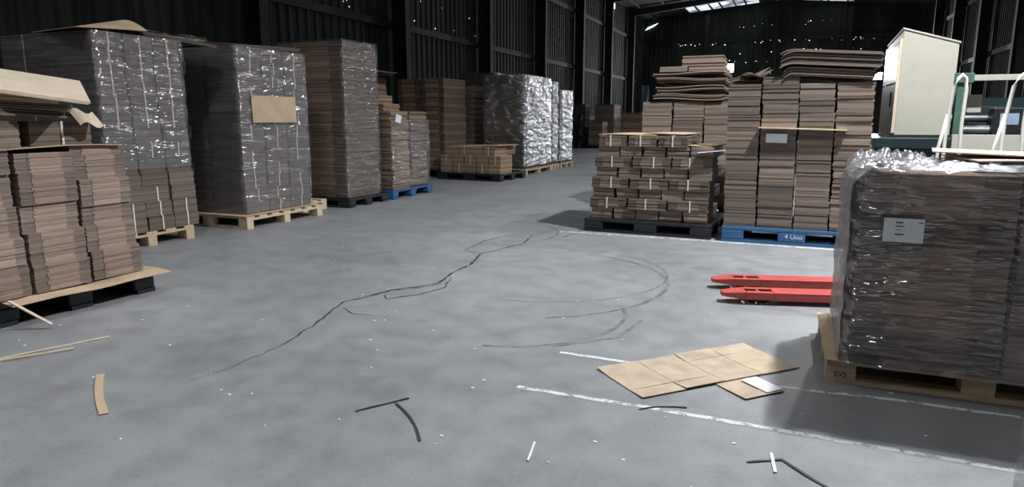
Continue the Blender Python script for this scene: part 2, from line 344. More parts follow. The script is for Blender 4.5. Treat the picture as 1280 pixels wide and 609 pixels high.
# ------------------------------------------------------------------ lamps of the hall and two added fill lamps
def spot(name, loc, power, size_deg, blend, radius, parent, rot=(0, 0, 0)):
    d = bpy.data.lights.new(name, 'SPOT'); d.energy = power; d.spot_size = R(size_deg); d.spot_blend = blend; d.shadow_soft_size = radius
    d.color = (.97, .98, 1.0)
    o = bpy.data.objects.new(name, d); COL.objects.link(o); o.parent = parent; o.location = loc; o.rotation_euler = rot; return o
LN = ['beside the near wrapped load', 'second along the right side', 'third along the right side', 'farthest over the aisle', 'unseen fill added left above the viewer', 'unseen fill added behind the viewer']
for (x, y, z, wt), ln in zip(LAMPS, LN):
    t = thing('high_bay_lamp', 'round steel high-bay lamp hanging from the roof, ' + ln, 'lamp', (x, y, z), 0, 'high-bay lamps')
    m2 = MB(); seg = 24; prof = [(.24, 0), (.23, .02), (.15, .16), (.08, .22), (.07, .34), (.01, .36)]; n = 0
    for r, zz in prof:
        for q in range(seg): m2.v.append((r * math.cos(2 * math.pi * q / seg), r * math.sin(2 * math.pi * q / seg), zz))
    for i in range(len(prof) - 1):
        for q in range(seg): m2.f.append((i * seg + q, i * seg + (q + 1) % seg, (i + 1) * seg + (q + 1) % seg, (i + 1) * seg + q)); m2.m.append(0)
    m2.build('shade', 'lamp_shell', t, smooth=True)
    MB().tube([(0, 0, .035), (0, 0, .06)], .19, 20).build('lens', 'lamp_glow', t)
    MB().tube([(0, 0, .36), (0, 0, roof_z(x) - z - .1)], .008, 6).build('hanger', 'dark_steel', t)
    spot('bulb', (0, 0, .02), wt, 158, .55, .11, t)
for (x, y, z, wd, ht, wt), ln in zip(FLOOD, ('glaring square floodlight mounted high on the far wall', 'wide white floodlight on the far wall left of the cream cabinet')):
    t = thing('floodlight', ln, 'floodlight', (x, y, z))
    MB().box(-wd / 2 - .04, wd / 2 + .04, .05, .14, -ht / 2 - .04, ht / 2 + .04).build('housing', 'dark_steel', t)
    MB().box(-wd / 2, wd / 2, .03, .055, -ht / 2, ht / 2).build('lens', 'flood_glow', t)
    MB().box(-.03, .03, .14, .62, -.05, .05).build('bracket', 'dark_steel', t)
    spot('bulb', (0, 0, 0), wt, 150, .5, .25, t, (R(-74), 0, 0))

# ------------------------------------------------------------------ pallets
def wood_pallet(label, x0, y0, L, W, rz=0, mat='wood', h=.144, along='x', group='wooden pallets'):
    """corner at (x0,y0); L along local x, W along local y; deck boards run along x"""
    t = thing('wooden_pallet', label, 'pallet', (x0, y0, 0), rz, group)
    bl = h - .066
    nb = max(3, round(W / .19)); gap = (W - nb * .125) / (nb - 1) if W > .6 else (W - nb * .12) / max(1, nb - 1)
    bw = .125 if W > .6 else .12
    dk = MB().box(0, L, 0, bw, 0, .022).mesh('deck_board', mat)
    for i in range(nb): link('deck_board', dk, t, (0, i * (bw + gap), h - .022))
    st = MB().box(0, .13, 0, W, 0, .022).mesh('stringer_board', mat)
    for i in range(3): link('stringer_board', st, t, (i * (L - .13) / 2, 0, h - .044))
    bk = MB().box(0, .13, 0, .10, 0, bl).mesh('block', mat)
    for i in range(3):
        for j in range(3): link('block', bk, t, (i * (L - .13) / 2, j * (W - .10) / 2, .022))
    bt = MB().box(0, L, 0, .10, 0, .022).mesh('bottom_board', mat)
    for j in range(3): link('bottom_board', bt, t, (0, j * (W - .10) / 2, 0))
    return t
def plastic_pallet(label, x0, y0, L, W, rz=0, mat='black_plastic', h=.15, z0=0):
    t = thing('plastic_pallet', label, 'pallet', (x0, y0, z0), rz, 'plastic pallets')
    rim = MB().box(0, L, 0, .05, 0, .035).box(0, L, W - .05, W, 0, .035).box(0, .05, .05, W - .05, 0, .035).box(L - .05, L, .05, W - .05, 0, .035)
    rim.build('deck_rim', mat, t, (0, 0, h - .035), bevel=.006)
    ns = int((W - .1) / .09); sl = MB().box(.05, L - .05, 0, .055, 0, .028).mesh('deck_slat', mat); stp = (W - .1) / ns
    for i in range(ns): link('deck_slat', sl, t, (0, .05 + i * stp + .015, h - .033))
    fx = (.0, L / 2 - .13, L - .22); fw = (.22, .26, .22)
    for q in range(3):
        ft = MB().box(0, fw[q], 0, .16, 0, h - .065).mesh('foot', mat)
        for j in range(3):
            o = link('foot', ft, t, (fx[q], j * (W - .16) / 2, .03)); b = o.modifiers.new('bevel', 'BEVEL'); b.width = .012; b.segments = 2
    rn = MB().box(0, L, 0, .14, 0, .03).mesh('runner', mat)
    for j in range(3): link('runner', rn, t, (0, j * (W - .14) / 2, 0))
    return t
def text(s, size, mat, parent, loc, rot, extrude=.0006, name='lettering'):
    c = bpy.data.curves.new(name, 'FONT'); c.body = s; c.size = size; c.extrude = extrude; c.align_x = 'CENTER'; c.align_y = 'CENTER'
    o = bpy.data.objects.new(name, c); COL.objects.link(o); o.parent = parent; o.location = loc; o.rotation_euler = rot; c.materials.append(M[mat])
    me = bpy.data.meshes.new_from_object(o); q = bpy.data.objects.new(name, me); COL.objects.link(q); q.parent = parent; q.location = loc; q.rotation_euler = rot
    bpy.data.objects.remove(o); return q

# ------------------------------------------------------------------ bundles of flattened boxes
CACHE = {}
def bundle_mesh(w_, d_, h_, n, mat, flap, var, jit):
    key = (round(w_, 3), round(d_, 3), round(h_, 3), n, mat, flap, var)
    if key in CACHE: return CACHE[key]
    rg = random.Random(hash((round(w_, 3), round(d_, 3), n, var)) & 0xffff); mb = MB()
    ts = [rg.uniform(.6, 1.5) for _ in range(n)]; s = sum(ts); z = 0; e = .22
    for i, t in enumerate(ts):
        t = t / s * h_; a = rg.uniform(0, jit); b = rg.uniform(0, jit); c = rg.uniform(0, jit); d = rg.uniform(0, jit)
        x0, x1, y0, y1 = -w_ / 2 + a, w_ / 2 - b, -d_ / 2 + c, d_ / 2 - d; z0, z1 = z, z + t * .985
        if flap == 'x':
            xa, xb = x0 + (x1 - x0) * (e + rg.uniform(-.02, .02)), x1 - (x1 - x0) * (e + rg.uniform(-.02, .02))
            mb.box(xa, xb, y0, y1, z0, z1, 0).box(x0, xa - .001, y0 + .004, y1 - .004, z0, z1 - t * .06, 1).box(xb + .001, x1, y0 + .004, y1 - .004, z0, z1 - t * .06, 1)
        elif flap == 'y':
            ya, yb = y0 + (y1 - y0) * (e + rg.uniform(-.02, .02)), y1 - (y1 - y0) * (e + rg.uniform(-.02, .02))
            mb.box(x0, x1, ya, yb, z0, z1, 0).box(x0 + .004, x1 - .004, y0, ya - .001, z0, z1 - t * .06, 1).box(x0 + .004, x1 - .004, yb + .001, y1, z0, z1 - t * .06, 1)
        else: mb.box(x0, x1, y0, y1, z0, z1, 0)
        z += t
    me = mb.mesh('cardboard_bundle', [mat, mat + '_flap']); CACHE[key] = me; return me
def strap_mesh(w_, d_, h_, axis):
    key = ('strap', round(w_, 3), round(d_, 3), round(h_, 3), axis)
    if key in CACHE: return CACHE[key]
    b = .007; t = .003; mb = MB()
    if axis == 'x':   # loop lies in the x-z plane and crosses the x ends
        mb.box(-w_ / 2 - t, w_ / 2 + t, -b, b, h_ - .001, h_ + t - .001).box(-w_ / 2 - t, w_ / 2 + t, -b, b, 0, t).box(-w_ / 2 - t, -w_ / 2 + .001, -b, b, 0, h_).box(w_ / 2 - .001, w_ / 2 + t, -b, b, 0, h_)
    else:
        mb.box(-b, b, -d_ / 2 - t, d_ / 2 + t, h_ - .001, h_ + t - .001).box(-b, b, -d_ / 2 - t, d_ / 2 + t, 0, t).box(-b, b, -d_ / 2 - t, -d_ / 2 + .001, 0, h_).box(-b, b, d_ / 2 - .001, d_ / 2 + t, 0, h_)
    me = mb.mesh('strap', 'strap'); CACHE[key] = me; return me
BR = random.Random(11)
LOAD = None
def load(label, x, y, z=.15):
    global LOAD
    LOAD = thing('wrapped_load', label, 'wrapped load', (x, y, z), 0, 'film-wrapped loads'); return LOAD
def endload():
    global LOAD
    LOAD = None
def adopt(o):
    o.parent = LOAD; o.location = o.location - LOAD.location
    for k in ('label', 'category', 'group'):
        if k in o: del o[k]
    return o
def bundle(x0, x1, y0, y1, z0, h_, label, group, mat='card_mid', strap=None, flap=None, n=None, jit=.007, wob=.006, rz=0, offs=None):
    w_, d_ = x1 - x0 - .010, y1 - y0 - .010; n = n or max(4, round(h_ / .016))
    o = link('cardboard_bundle', bundle_mesh(w_, d_, h_, n, mat, flap, BR.randint(0, 2), jit))
    o.location = ((x0 + x1) / 2 + BR.uniform(-wob, wob), (y0 + y1) / 2 + BR.uniform(-wob, wob), z0); o.rotation_euler.z = rz + R(BR.uniform(-.8, .8)) * (wob / .006)
    tag(o, label, 'cardboard bundle', group)
    if LOAD: adopt(o)
    if strap:
        s = link('strap', strap_mesh(w_, d_, h_, strap), o)
        if offs: s.location = (0, offs, 0) if strap == 'x' else (offs, 0, 0)
        else: s.location = (0, BR.uniform(-.03, .03), 0) if strap == 'x' else (BR.uniform(-.03, .03), 0, 0)
    return o
def film_wrap(label, x0, x1, y0, y1, z0, z1, mat='film_grey', amp=.006, off=.012, group='stretch film wraps', nz=46, per=96, r=.03, lip=.08, seed=0, crown=0):
    cx, cy = (x0 + x1) / 2, (y0 + y1) / 2; hw, hd = (x1 - x0) / 2 + off, (y1 - y0) / 2 + off
    P = 4 * (hw + hd); pts = []
    for i in range(per):
        s = P * i / per
        for (L, f) in ((2 * hw, lambda s: (-hw + s, -hd, 0, -1)), (2 * hd, lambda s: (hw, -hd + s, 1, 0)), (2 * hw, lambda s: (hw - s, hd, 0, 1)), (2 * hd, lambda s: (-hw, hd - s, -1, 0))):
            if s < L: pts.append(f(s)); break
            s -= L
    mb = MB(); rows = nz + 3
    for j in range(rows):
        t = min(1, j / nz); z = (z1 - z0) * t + (.006 if j > nz else 0); ins = (0, .4, 1)[max(0, j - nz)] * lip
        for (x, y, nx, ny) in pts:
            # rounded corners
            qx, qy = abs(x) - (hw - r), abs(y) - (hd - r); px, py = x, y
            if qx > 0 and qy > 0:
                l = math.hypot(qx, qy); k = r / max(l, 1e-6)
                if l > r: px = math.copysign(hw - r + qx * k, x); py = math.copysign(hd - r + qy * k, y)
            nn = noise.noise(Vector((px * 3 + seed, py * 3, z * 14))) + .6 * noise.noise(Vector((px * 9, py * 9 + seed, z * 30)))
            d = amp * max(0, nn + .35); L = math.hypot(px, py)
            sx = (abs(px) - ins) / max(abs(px), .01) if abs(px) > hw - .001 - r else 1; sy = (abs(py) - ins) / max(abs(py), .01) if abs(py) > hd - .001 - r else 1
            zz = z + (crown * noise.noise(Vector((px * 4, py * 4, seed))) if j >= nz else 0) + (.012 * noise.noise(Vector((px * 6, py * 6, 3))) if j == 0 else 0)
            mb.v.append((px * (sx if j > nz else 1) + px / L * d, py * (sy if j > nz else 1) + py / L * d, zz))
    for j in range(rows - 1):
        for i in range(per):
            k = (i + 1) % per; mb.f.append((j * per + i, j * per + k, (j + 1) * per + k, (j + 1) * per + i)); mb.m.append(0)
    o = mb.build('stretch_wrap', mat, None, (cx, cy, z0), smooth=True); tag(o, label, 'plastic wrap', group)
    if LOAD: adopt(o)
    return o
def sheetpile(name, label, cat, x0, x1, y0, y1, z0, n, t, fz, mat, rz=0, seed=0, jit=.02, group=None, nu=14):
    """a few loose sheets that follow one curve; fz(u,v)"""
    rg = random.Random(seed); mb = MB(); cx, cy = (x0 + x1) / 2, (y0 + y1) / 2
    for i in range(n):
        a, b, c, d = [rg.uniform(-jit, jit) for _ in range(4)]
        k = rg.uniform(.95, 1.05)
        mb.sheet(lambda u, v: (x0 + a + (x1 - x0 + b) * u - cx, y0 + c + (y1 - y0 + d) * v - cy, (i + 1) * t + k * fz(u, v)), nu, 4, t * .8)
    o = mb.build(name, mat, None, (cx, cy, z0)); o.rotation_euler.z = rz; return tag(o, label, cat, group)
def tagpaper(label, loc, w_, h_, rot, lines=()):
    o = MB().box(-w_ / 2, w_ / 2, -.0006, .0006, -h_ / 2, h_ / 2).build('paper_label', 'paper', None, loc); o.rotation_euler = rot
    tag(o, label, 'label')
    for (lx, lz, lw, lh) in lines: MB().box(lx, lx + lw, -.0012, -.0005, lz - lh / 2, lz + lh / 2).build('printed_line', 'ink', o)
    return o

# ------------------------------------------------------------------ NEAR LEFT: loose pile on the black pallet
plastic_pallet('black plastic pallet under the nearest pile on the left, tan sheet hanging over it', -5.62, 2.42, 1.22, 1.08, R(-3))
sheetpile('slip_sheet', 'torn tan cardboard sheet lying between black pallet and near left pile', 'cardboard sheet', -5.6, -4.25, 2.45, 3.52, .152, 1, .006, lambda u, v: -.012 * max(0, u - .9) * 10 + .006 * math.sin(9 * v), 'kraft', R(-3), 4, .0, nu=20)
G0 = 'bundles of the near left pile'
cols = [(2.30, 2.60), (2.61, 2.99), (3.0, 3.38)]
hts = [[.20, .17, .19, .20, .16], [.17, .21, .18, .20, .12], [.20, .17, .14, .18, .16, .06]]
nm = ['camera-side column', 'middle column', 'far column']
for c, (ya, yb) in enumerate(cols):
    z = .168
    for r, hh in enumerate(hts[c]):
        sx = .012 * math.sin(r * 1.7 + c); lean = -.012 * r if c == 2 else -.008 * r
        bundle(-4.95 + sx, -4.38 + sx, ya + lean, yb + lean, z, hh, f'pinkish-brown cardboard bundle, {rowword(r)} in the {nm[c]} of the near left pile', G0, 'card_pink', flap='y', n=round(hh / .0125), jit=.007, wob=.006)
        z += hh
    for r in range(2):
        bundle(-5.56, -5.0, ya, yb, .168 + r * .46, .46, f'pinkish-brown cardboard bundle behind the {nm[c]} of the near left pile, {"lower" if r == 0 else "upper"}', G0, 'card_pink', flap='y', n=30, jit=.012)
z3 = .160 + sum(hts[2])
bundle(-4.93, -4.42, 2.74, 3.14, 1.09, .15, 'strapped brown bundle with a yellow band on top of the near left pile', G0, 'card_mid', strap='x', n=9, rz=R(-4))
bundle(-4.93, -4.40, 2.28, 2.66, 1.083, .20, 'greyish cardboard bundle at the left image edge atop the near left pile', G0, 'card_mid', n=13, rz=R(3))
sheetpile('cardboard_sheet', 'warped tan sheet across the middle bundles of the near left pile', 'cardboard sheet', -4.95, -4.36, 2.5, 3.3, 1.082, 1, .006, lambda u, v: -.03 * abs(v - .6) + .006, 'kraft', 0, 5, 0)
for q, (dx, dy, z, n, rz, lb) in enumerate(((0, 0, 1.30, 2, 6, 'folded brown boxes at the bottom of the top heap on the near left pile'), (.03, .02, 1.345, 2, -4, 'folded brown boxes in the middle of the top heap on the near left pile'), (-.03, -.03, 1.39, 2, -8, 'thick tan folded boxes under the topmost board of the near left pile'))):
    sheetpile('folded_box', lb, 'folded box', -4.95 + dx, -4.40 + dx, 2.30 + dy, 2.98 + dy, z, n + 1, .014, lambda u, v: -.03 * (v - .5) - .06 * (u - .5), 'card_mid' if q < 2 else 'kraft', R(rz), 6 + q, .02, 'folded boxes atop the near left pile')
sheetpile('folded_box', 'pale flat folded box topping the near left pile, tilted', 'folded box', -4.72, -4.20, 2.60, 3.08, 1.445, 2, .014, lambda u, v: -.07 * (v - .5) - .15 * (u - .5), 'board_pale', R(-30), 12, .008, 'folded boxes atop the near left pile')
tg = MB(); tg.sheet(lambda u, v: (-.05 + .1 * u, .16 * v, .06 - .09 * u + .02 * math.sin(6 * v)), 6, 6, .004)
o = tg.build('paper_scrap', 'board_pale', None, (-4.36, 2.98, 1.25)); tag(o, 'crumpled pale paper scrap poking out under the top heap, near left pile', 'paper')
o = MB().box(-.14, .14, -.012, .012, 0, .006).build('cardboard_strip', 'board_pale', None, (-4.22, 2.47, .10)); o.rotation_euler = (0, R(32), R(25)); tag(o, 'torn pale cardboard strip hanging off the near left pallet', 'cardboard strip')

# ------------------------------------------------------------------ L1 tall wrapped stack with white straps
wood_pallet('wooden pallet under the tall white-strapped stack on the left', -7.28, 4.22, 1.33, 1.02, 0)
load('tall grey-brown load with rows of white straps in clear film, far left', -6.6, 4.8)
G1 = 'bundles of the tall white-strapped stack'
ys = [4.30, 4.615, 4.93, 5.245]
for r in range(13):
    z = .146 + r * .1465; lean = .10 * (1 - r / 12) ** 1.6
    for c in range(3):
        st = 'x' if not (r in (3, 4) or (r == 2 and c != 1) or (r == 6) or (r == 5 and c == 0)) else None
        bundle(-6.60, -5.95 + .03 * lean, ys[c] + lean * .9, ys[c + 1] + lean * .9, z, .1465, f'grey-brown bundle, {rowword(r)}, {("camera-side","middle","far")[c]} column facing the aisle, white-strapped stack', G1, 'card_grey', strap=st, n=9, offs=.01)
    if r % 3 == 0: bundle(-7.26, -6.605, 4.30 + lean * .9, 4.615 + lean * .9, z, .1465 * (3 if r < 12 else 1), '', G1, 'card_grey', n=27 if r < 12 else 9, strap='y')
for c in (1, 2): bundle(-7.26, -6.605, ys[c], ys[c + 1], .146, 13 * .1465, f'tall block of bundles inside the white-strapped stack, {("", "middle", "far")[c]} one', G1, 'card_grey', n=80)
film_wrap('clear film around the upper part of the white-strapped stack', -7.26, -5.945, 4.31, 5.27, .78, 2.05, 'film_grey', seed=1); endload()
sheetpile('cardboard_sheet', 'pale tan sheet lying over the top of the white-strapped stack', 'cardboard sheet', -6.75, -5.93, 4.26, 4.9, 2.055, 1, .008, lambda u, v: .15 * v * math.sin(math.pi * (.06 + .88 * u)) + .008, 'kraft', R(-8), 15, 0)
sheetpile('cardboard_sheet', 'dark brown curled sheet behind the tan sheet, white-strapped stack', 'cardboard sheet', -7.2, -5.97, 4.95, 5.8, 2.06, 3, .012, lambda u, v: .07 * math.sin(math.pi * (.15 + .8 * u)) - .05 * v, 'card_grey', R(-5), 16, .02)

# back row behind L1/L2
wood_pallet('wooden pallet in the back row behind the two nearest wrapped stacks', -8.75, 5.9, 1.3, 1.1, 0)
load('half-hidden brown load with crumpled film behind the two nearest left loads', -8.0, 6.45)
for r in range(5):
    bundle(-8.7, -7.38, 5.95, 6.95, .146 + r * .43, .43, '', None, 'card_warm', n=24)
film_wrap('', -8.7, -7.38, 5.95, 6.95, 1.5, 2.32, 'film_thin', amp=.02, seed=2, crown=.04); endload()

# ------------------------------------------------------------------ L2 wrapped stack with kraft panel
wood_pallet('pale wooden pallet under the wrapped stack with the tan panel', -7.05, 5.86, 1.24, 1.34, 0, 'wood_pale')
sheetpile('slip_sheet', 'tan cardboard sheet on the pallet of the stack with the tan panel', 'cardboard sheet', -7.0, -5.82, 5.84, 7.1, .150, 1, .005, lambda u, v: 0, 'kraft', 0, 17, 0)
load('wrapped brown load on pale pallet with a tan panel on its aisle side', -6.4, 6.5)
G2 = 'bundles of the wrapped stack with the tan panel'
ys = [5.96, 6.34, 6.72, 7.10]
for r in range(13):
    z = .152 + r * .1475
    for c in range(3):
        bundle(-6.42, -5.90, ys[c], ys[c + 1], z, .1475, f'dark brown bundle, {rowword(r)}, {("camera-side","middle","far")[c]} aisle column, stack with tan panel', G2, 'card_grey', strap='x' if (c + r) % 5 else None, n=9, jit=.009)
    bundle(-6.98, -6.425, 5.96, 6.34, z, .1475, f'dark brown bundle, {rowword(r)}, left camera-facing column of the stack with tan panel', G2, 'card_grey', strap='y' if r in (3, 6, 9, 12, 11) else None, n=9)
for c in (1, 2): bundle(-6.98, -6.425, ys[c], ys[c + 1], .152, 13 * .1475, f'tall block of bundles inside the stack with tan panel, {("", "middle", "far")[c]} one', G2, 'card_grey', n=80)
film_wrap('clear glossy film around the stack with the tan panel', -6.98, -5.895, 5.95, 7.11, .17, 2.07, 'film_grey', seed=3)
o = MB().box(0, .005, -.37, .37, -.155, .155).box(.004, .007, -.37, .37, -.155, .0).build('cardboard_panel', 'kraft', None, (-5.872, 6.49, 1.375)); adopt(o); o['label'] = 'plain tan cardboard panel'; endload()
sheetpile('cardboard_sheet', 'brown warped sheets on top of the stack with the tan panel', 'cardboard sheet', -6.95, -5.95, 6.0, 7.1, 2.075, 3, .013, lambda u, v: .03 * math.sin(4 * u) + .05 * v, 'card_mid', 0, 18, .02)

# small wooden pallet between L2 and L3
wood_pallet('small wooden pallet poking out between two wrapped stacks on the left', -7.3, 7.26, 1.12, .50, 0, 'wood_pale')
# ------------------------------------------------------------------ L3 stack of wide sheets in glossy film
plastic_pallet('black plastic pallet under the tallest layered stack in glossy film', -7.12, 7.92, 1.22, .98, 0, h=.13)
load('tallest load of wide layered brown sheets in glossy film on the left', -6.5, 8.4)
G3 = 'bundles of the tall layered stack'
for r in range(13):
    z = .132 + r * .170
    bundle(-7.1, -5.97, 8.0, 8.82, z, .170, f'wide layered brown bundle, {rowword(r)} of the tall glossy-wrapped stack', G3, 'card_warm', flap='x', n=10, jit=.012, wob=.004)
film_wrap('glossy clear film around the tall layered stack on the left', -7.1, -5.965, 7.99, 8.83, .15, 2.36, 'film_thin', seed=4, amp=.009); endload()

# ------------------------------------------------------------------ L4 ragged pile on blue pallet
plastic_pallet('blue plastic pallet under the ragged pile beyond the tall stacks', -7.1, 9.03, 1.22, 1.24, 0, 'blue_plastic')
load('ragged light brown load in torn film on the blue pallet', -6.4, 9.6)
G4 = 'bundles of the ragged pile on the blue pallet'
for r in range(8):
    z = .152 + r * .155
    for c in range(2):
        bundle(-6.55 + BR.uniform(-.02, .02), -5.90 + BR.uniform(-.03, .015), 9.08 + c * .56, 9.08 + (c + 1) * .56, z, .155, f'light brown bundle, {rowword(r)}, {("near", "far")[c]} half of the ragged left pile', G4, 'card_warm' if c == 0 else 'card_mid', n=8, jit=.03, wob=.012)
bundle(-7.05, -6.56, 9.08, 10.2, .152, 1.24, 'tall rear block of the ragged pile on the blue pallet', G4, 'card_mid', n=50, jit=.02)
bundle(-6.75, -6.05, 9.1, 9.6, 1.395, .11, 'loose flat bundle on top of the ragged left pile', G4, 'card_warm', n=6, jit=.03)
bundle(-6.75, -6.15, 9.12, 9.55, 1.507, .13, 'uppermost flat bundle of the ragged left pile', G4, 'card_warm', n=6, jit=.03)
film_wrap('torn dull film around the ragged pile on the blue pallet', -6.56, -5.89, 9.07, 10.21, .2, 1.25, 'film_thin', seed=5, amp=.01)
adopt(tagpaper('', (-5.865, 9.22, 1.27), .13, .12, (0, R(12), R(80))))['label'] = 'white paper tag'; endload()

# ------------------------------------------------------------------ L5 brown block stack, back row dark stack
plastic_pallet('black plastic pallet under the tall brown stack behind the low pile', -8.5, 13.2, 1.24, 1.2)
G5 = 'bundles of the tall brown stack behind the low pile'
for r in range(10):
    for c in range(2):
        bundle(-8.45 + c * .6, -8.45 + (c + 1) * .6, 13.25, 14.35, .152 + r * .2, .2, f'brown bundle, {rowword(r)}, {("left", "right")[c]} column of the tall brown stack', G5, 'card_warm', flap='x', n=7, jit=.02, wob=.01)
plastic_pallet('black plastic pallet behind the tall brown stack', -8.4, 14.5, 1.24, 1.2)
for r in range(7):
    bundle(-8.35, -7.22, 14.6, 15.6, .152 + r * .27, .27, f'brown bundle, {rowword(r)} of the shorter stack behind the tall brown stack', 'bundles behind the tall brown stack', 'card_mid', n=8, jit=.02)
plastic_pallet('black plastic pallet of the dark stack in the back row by the left wall', -9.75, 11.9, 1.24, 1.2)
bundle(-9.7, -8.55, 12.0, 13.0, .152, 2.05, 'dark wrapped block of boxes in the back row by the left wall', None, 'card_dark', n=40)
sheetpile('cardboard_sheet', 'grey sheet on top of the dark back row block', 'cardboard sheet', -9.3, -8.4, 11.95, 13.05, 2.205, 4, .02, lambda u, v: 0, 'card_mid', 0, 30, .05)
plastic_pallet('black plastic pallet of the brown boxes before the dark back row block', -8.8, 10.6, 1.24, 1.2)
for r in range(6): bundle(-8.75, -7.65, 10.65, 11.65, .152 + r * .3, .3, f'dull brown bundle, {rowword(r)} of the pile half hidden by the ragged pile', 'bundles half hidden by the ragged pile', 'card_warm', n=8, jit=.03)

# ------------------------------------------------------------------ L6 low pile
plastic_pallet('wide black plastic pallet under the low pile beside the aisle', -7.15, 12.72, 1.55, 1.15, R(-5), h=.15)
G6 = 'strapped bundles of the low pile'
for r in range(3):
    for c in range(5 if r < 2 else 4):
        x0 = -7.08 + c * .295 + (.15 if r == 2 else 0); y0 = 12.76 - (c * .295) * .087
        for d in range(2 if r == 2 else 1): bundle(x0, x0 + .295, y0 + d * .52, y0 + d * .52 + .52, .152 + r * .185, .185, f'low pile bundle, {rowword(r)}, {NTH[c]} from the left, {("front", "back")[d]} line', G6, 'card_warm', strap='y' if (c + r) % 2 else None, n=7, jit=.012, rz=R(-5))
sheetpile('cardboard_sheet', 'pale sheet lying on the low pile beside the aisle', 'cardboard sheet', -6.1, -5.65, 12.7, 13.6, .712, 1, .012, lambda u, v: .01 * u, 'kraft', R(-5), 31, 0)

# ------------------------------------------------------------------ L7..L10 dark and silver wrapped stacks
def dark_stack(nmx, x0, x1, y0, y1, top, fmat, palmat, seed, filmz=.2):
    if palmat == 'wood': wood_pallet(f'wooden pallet under the {nmx}', x0 - .03, y0 - .03, x1 - x0 + .06, y1 - y0 + .06)
    else: plastic_pallet(f'black plastic pallet under the {nmx}', x0 - .03, y0 - .03, x1 - x0 + .06, y1 - y0 + .06)
    n = 5; hh = (top - .152) / n; load(nmx, (x0 + x1) / 2, (y0 + y1) / 2)
    for r in range(n): bundle(x0, x1, y0, y1, .152 + r * hh, hh, f'dark bundle, {rowword(r)} inside the {nmx}', f'bundles of the {nmx}', 'card_dark', n=10, strap='y' if r % 2 else None, offs=-.3)
    film_wrap(f'film around the {nmx}', x0, x1, y0, y1, filmz, top + .01, fmat, seed=seed, amp=.03 if fmat == 'film_silver' else .012, r=.06); endload()
dark_stack('dark stack left of the silver-wrapped ones', -8.25, -7.22, 15.9, 17.0, 2.42, 'film_thin', 'plastic', 8)
dark_stack('dark stack with a shining silver film side', -6.80, -5.75, 14.3, 16.0, 2.24, 'film_silver', 'wood', 9)
dark_stack('narrow silver-wrapped stack between two others', -6.85, -5.78, 16.15, 16.6, 2.18, 'film_silver', 'wood', 10)
dark_stack('farthest and lowest silver-wrapped stack', -6.85, -5.75, 16.75, 17.7, 2.0, 'film_silver', 'wood', 11)
# standing pallets and far boxes
for q, (x, y, lb) in enumerate(((-9.45, 28.3, 'black plastic pallet standing on edge beyond the silver stacks, left one'), (-8.95, 28.4, 'black plastic pallet standing on edge beyond the silver stacks, right one'))):
    t = plastic_pallet(lb, x, y, 1.45, 1.1, 0); t.rotation_euler = (0, R(-84), R(62)); t.location = (x + .12, y, .02)
def farbox(lb, x0, x1, y0, y1, rows, hh, mat='card_warm'):
    plastic_pallet('black plastic pallet under the ' + lb, x0 - .02, y0 - .02, x1 - x0 + .04, y1 - y0 + .04)
    for r in range(rows): bundle(x0, x1, y0, y1, .152 + r * hh, hh, f'bundle, {rowword(r)} of the {lb}', f'bundles of the {lb}', mat, n=5, jit=.03)
farbox('tall far box pile beside the left wall', -8.9, -7.95, 30.7, 31.9, 5, .36, 'card_mid')
farbox('small far box pile before the tall one', -8.75, -8.1, 29.3, 30.2, 3, .34, 'card_mid')
farbox('low wide far box pile right of the tall one', -8.1, -6.4, 32.5, 33.7, 4, .36)
farbox('dark far box pile behind the standing pallets', -10.0, -9.0, 29.6, 30.4, 5, .36, 'card_dark')
m2 = MB(); m2.sheet(lambda u, v: (.05 * math.sin(7 * v) + .5 * u, .08 * math.sin(5 * u + 3 * v), 2.2 * (1 - v)), 6, 8, .01)
o = m2.build('plastic_sheet', 'blue_sheet', None, (-10.0, 45.5, 1.3)); tag(o, 'blue-grey plastic sheet hanging at the far left corner column', 'plastic sheet')

# ------------------------------------------------------------------ R1 loose bundles on the black pallet
plastic_pallet('black plastic pallet under the brick-like pile of strapped bundles', -2.22, 7.33, 1.41, 1.12, R(-2.5))
GR = 'bundles of the brick-like pile on the black pallet'
zz = .152
for r in range(8):
    hh = .116; lx = -2.17 + .012 * r; rx = -.86 + .006 * r
    if r % 2 == 0:
        for c in range(5):
            x0 = lx + (rx - lx) * c / 5
            bundle(x0, x0 + (rx - lx) / 5, 7.40 - .04 * c / 5, 8.40, zz, hh, f'unstrapped bundle end, {rowword(r)}, {NTH[c]} from the left, brick-like pile', GR, 'card_mid', n=7, jit=.011, wob=.005)
    else:
        nx = 3; rr = rx if r < 7 else rx - .28; lb = (lx - .03) if r < 7 else lx
        for c in range(nx):
            x0 = lb + (rr - lb) * c / nx
            for d in range(1 if r < 7 else 3):
                y0 = 7.38 - .05 * c / 3 + d * (.5 if r < 7 else .34)
                bundle(x0, x0 + (rr - lb) / nx, y0, y0 + (.5 if r < 7 else .34), zz, hh, f'white-strapped bundle, {rowword(r)}, {NTH[c]} from the left, {NTH[d]} line, brick-like pile', GR, 'card_mid', strap='y', flap='x', n=7, jit=.011, wob=.005)
    zz += hh
for q, (x0, x1, y0, y1, z, lb) in enumerate(((-2.08, -1.45, 7.42, 8.35, zz + .002, 'left'), (-1.6, -1.12, 7.5, 8.35, zz + .012, 'middle'))):
    sheetpile('cardboard_sheet', f'thin pale tan sheet on top of the brick-like pile, {lb} one', 'cardboard sheet', x0, x1, y0, y1, z, 2, .005, lambda u, v: .004 * math.sin(5 * u) + .003, 'kraft', R(-2), 40 + q, .02, nu=16)
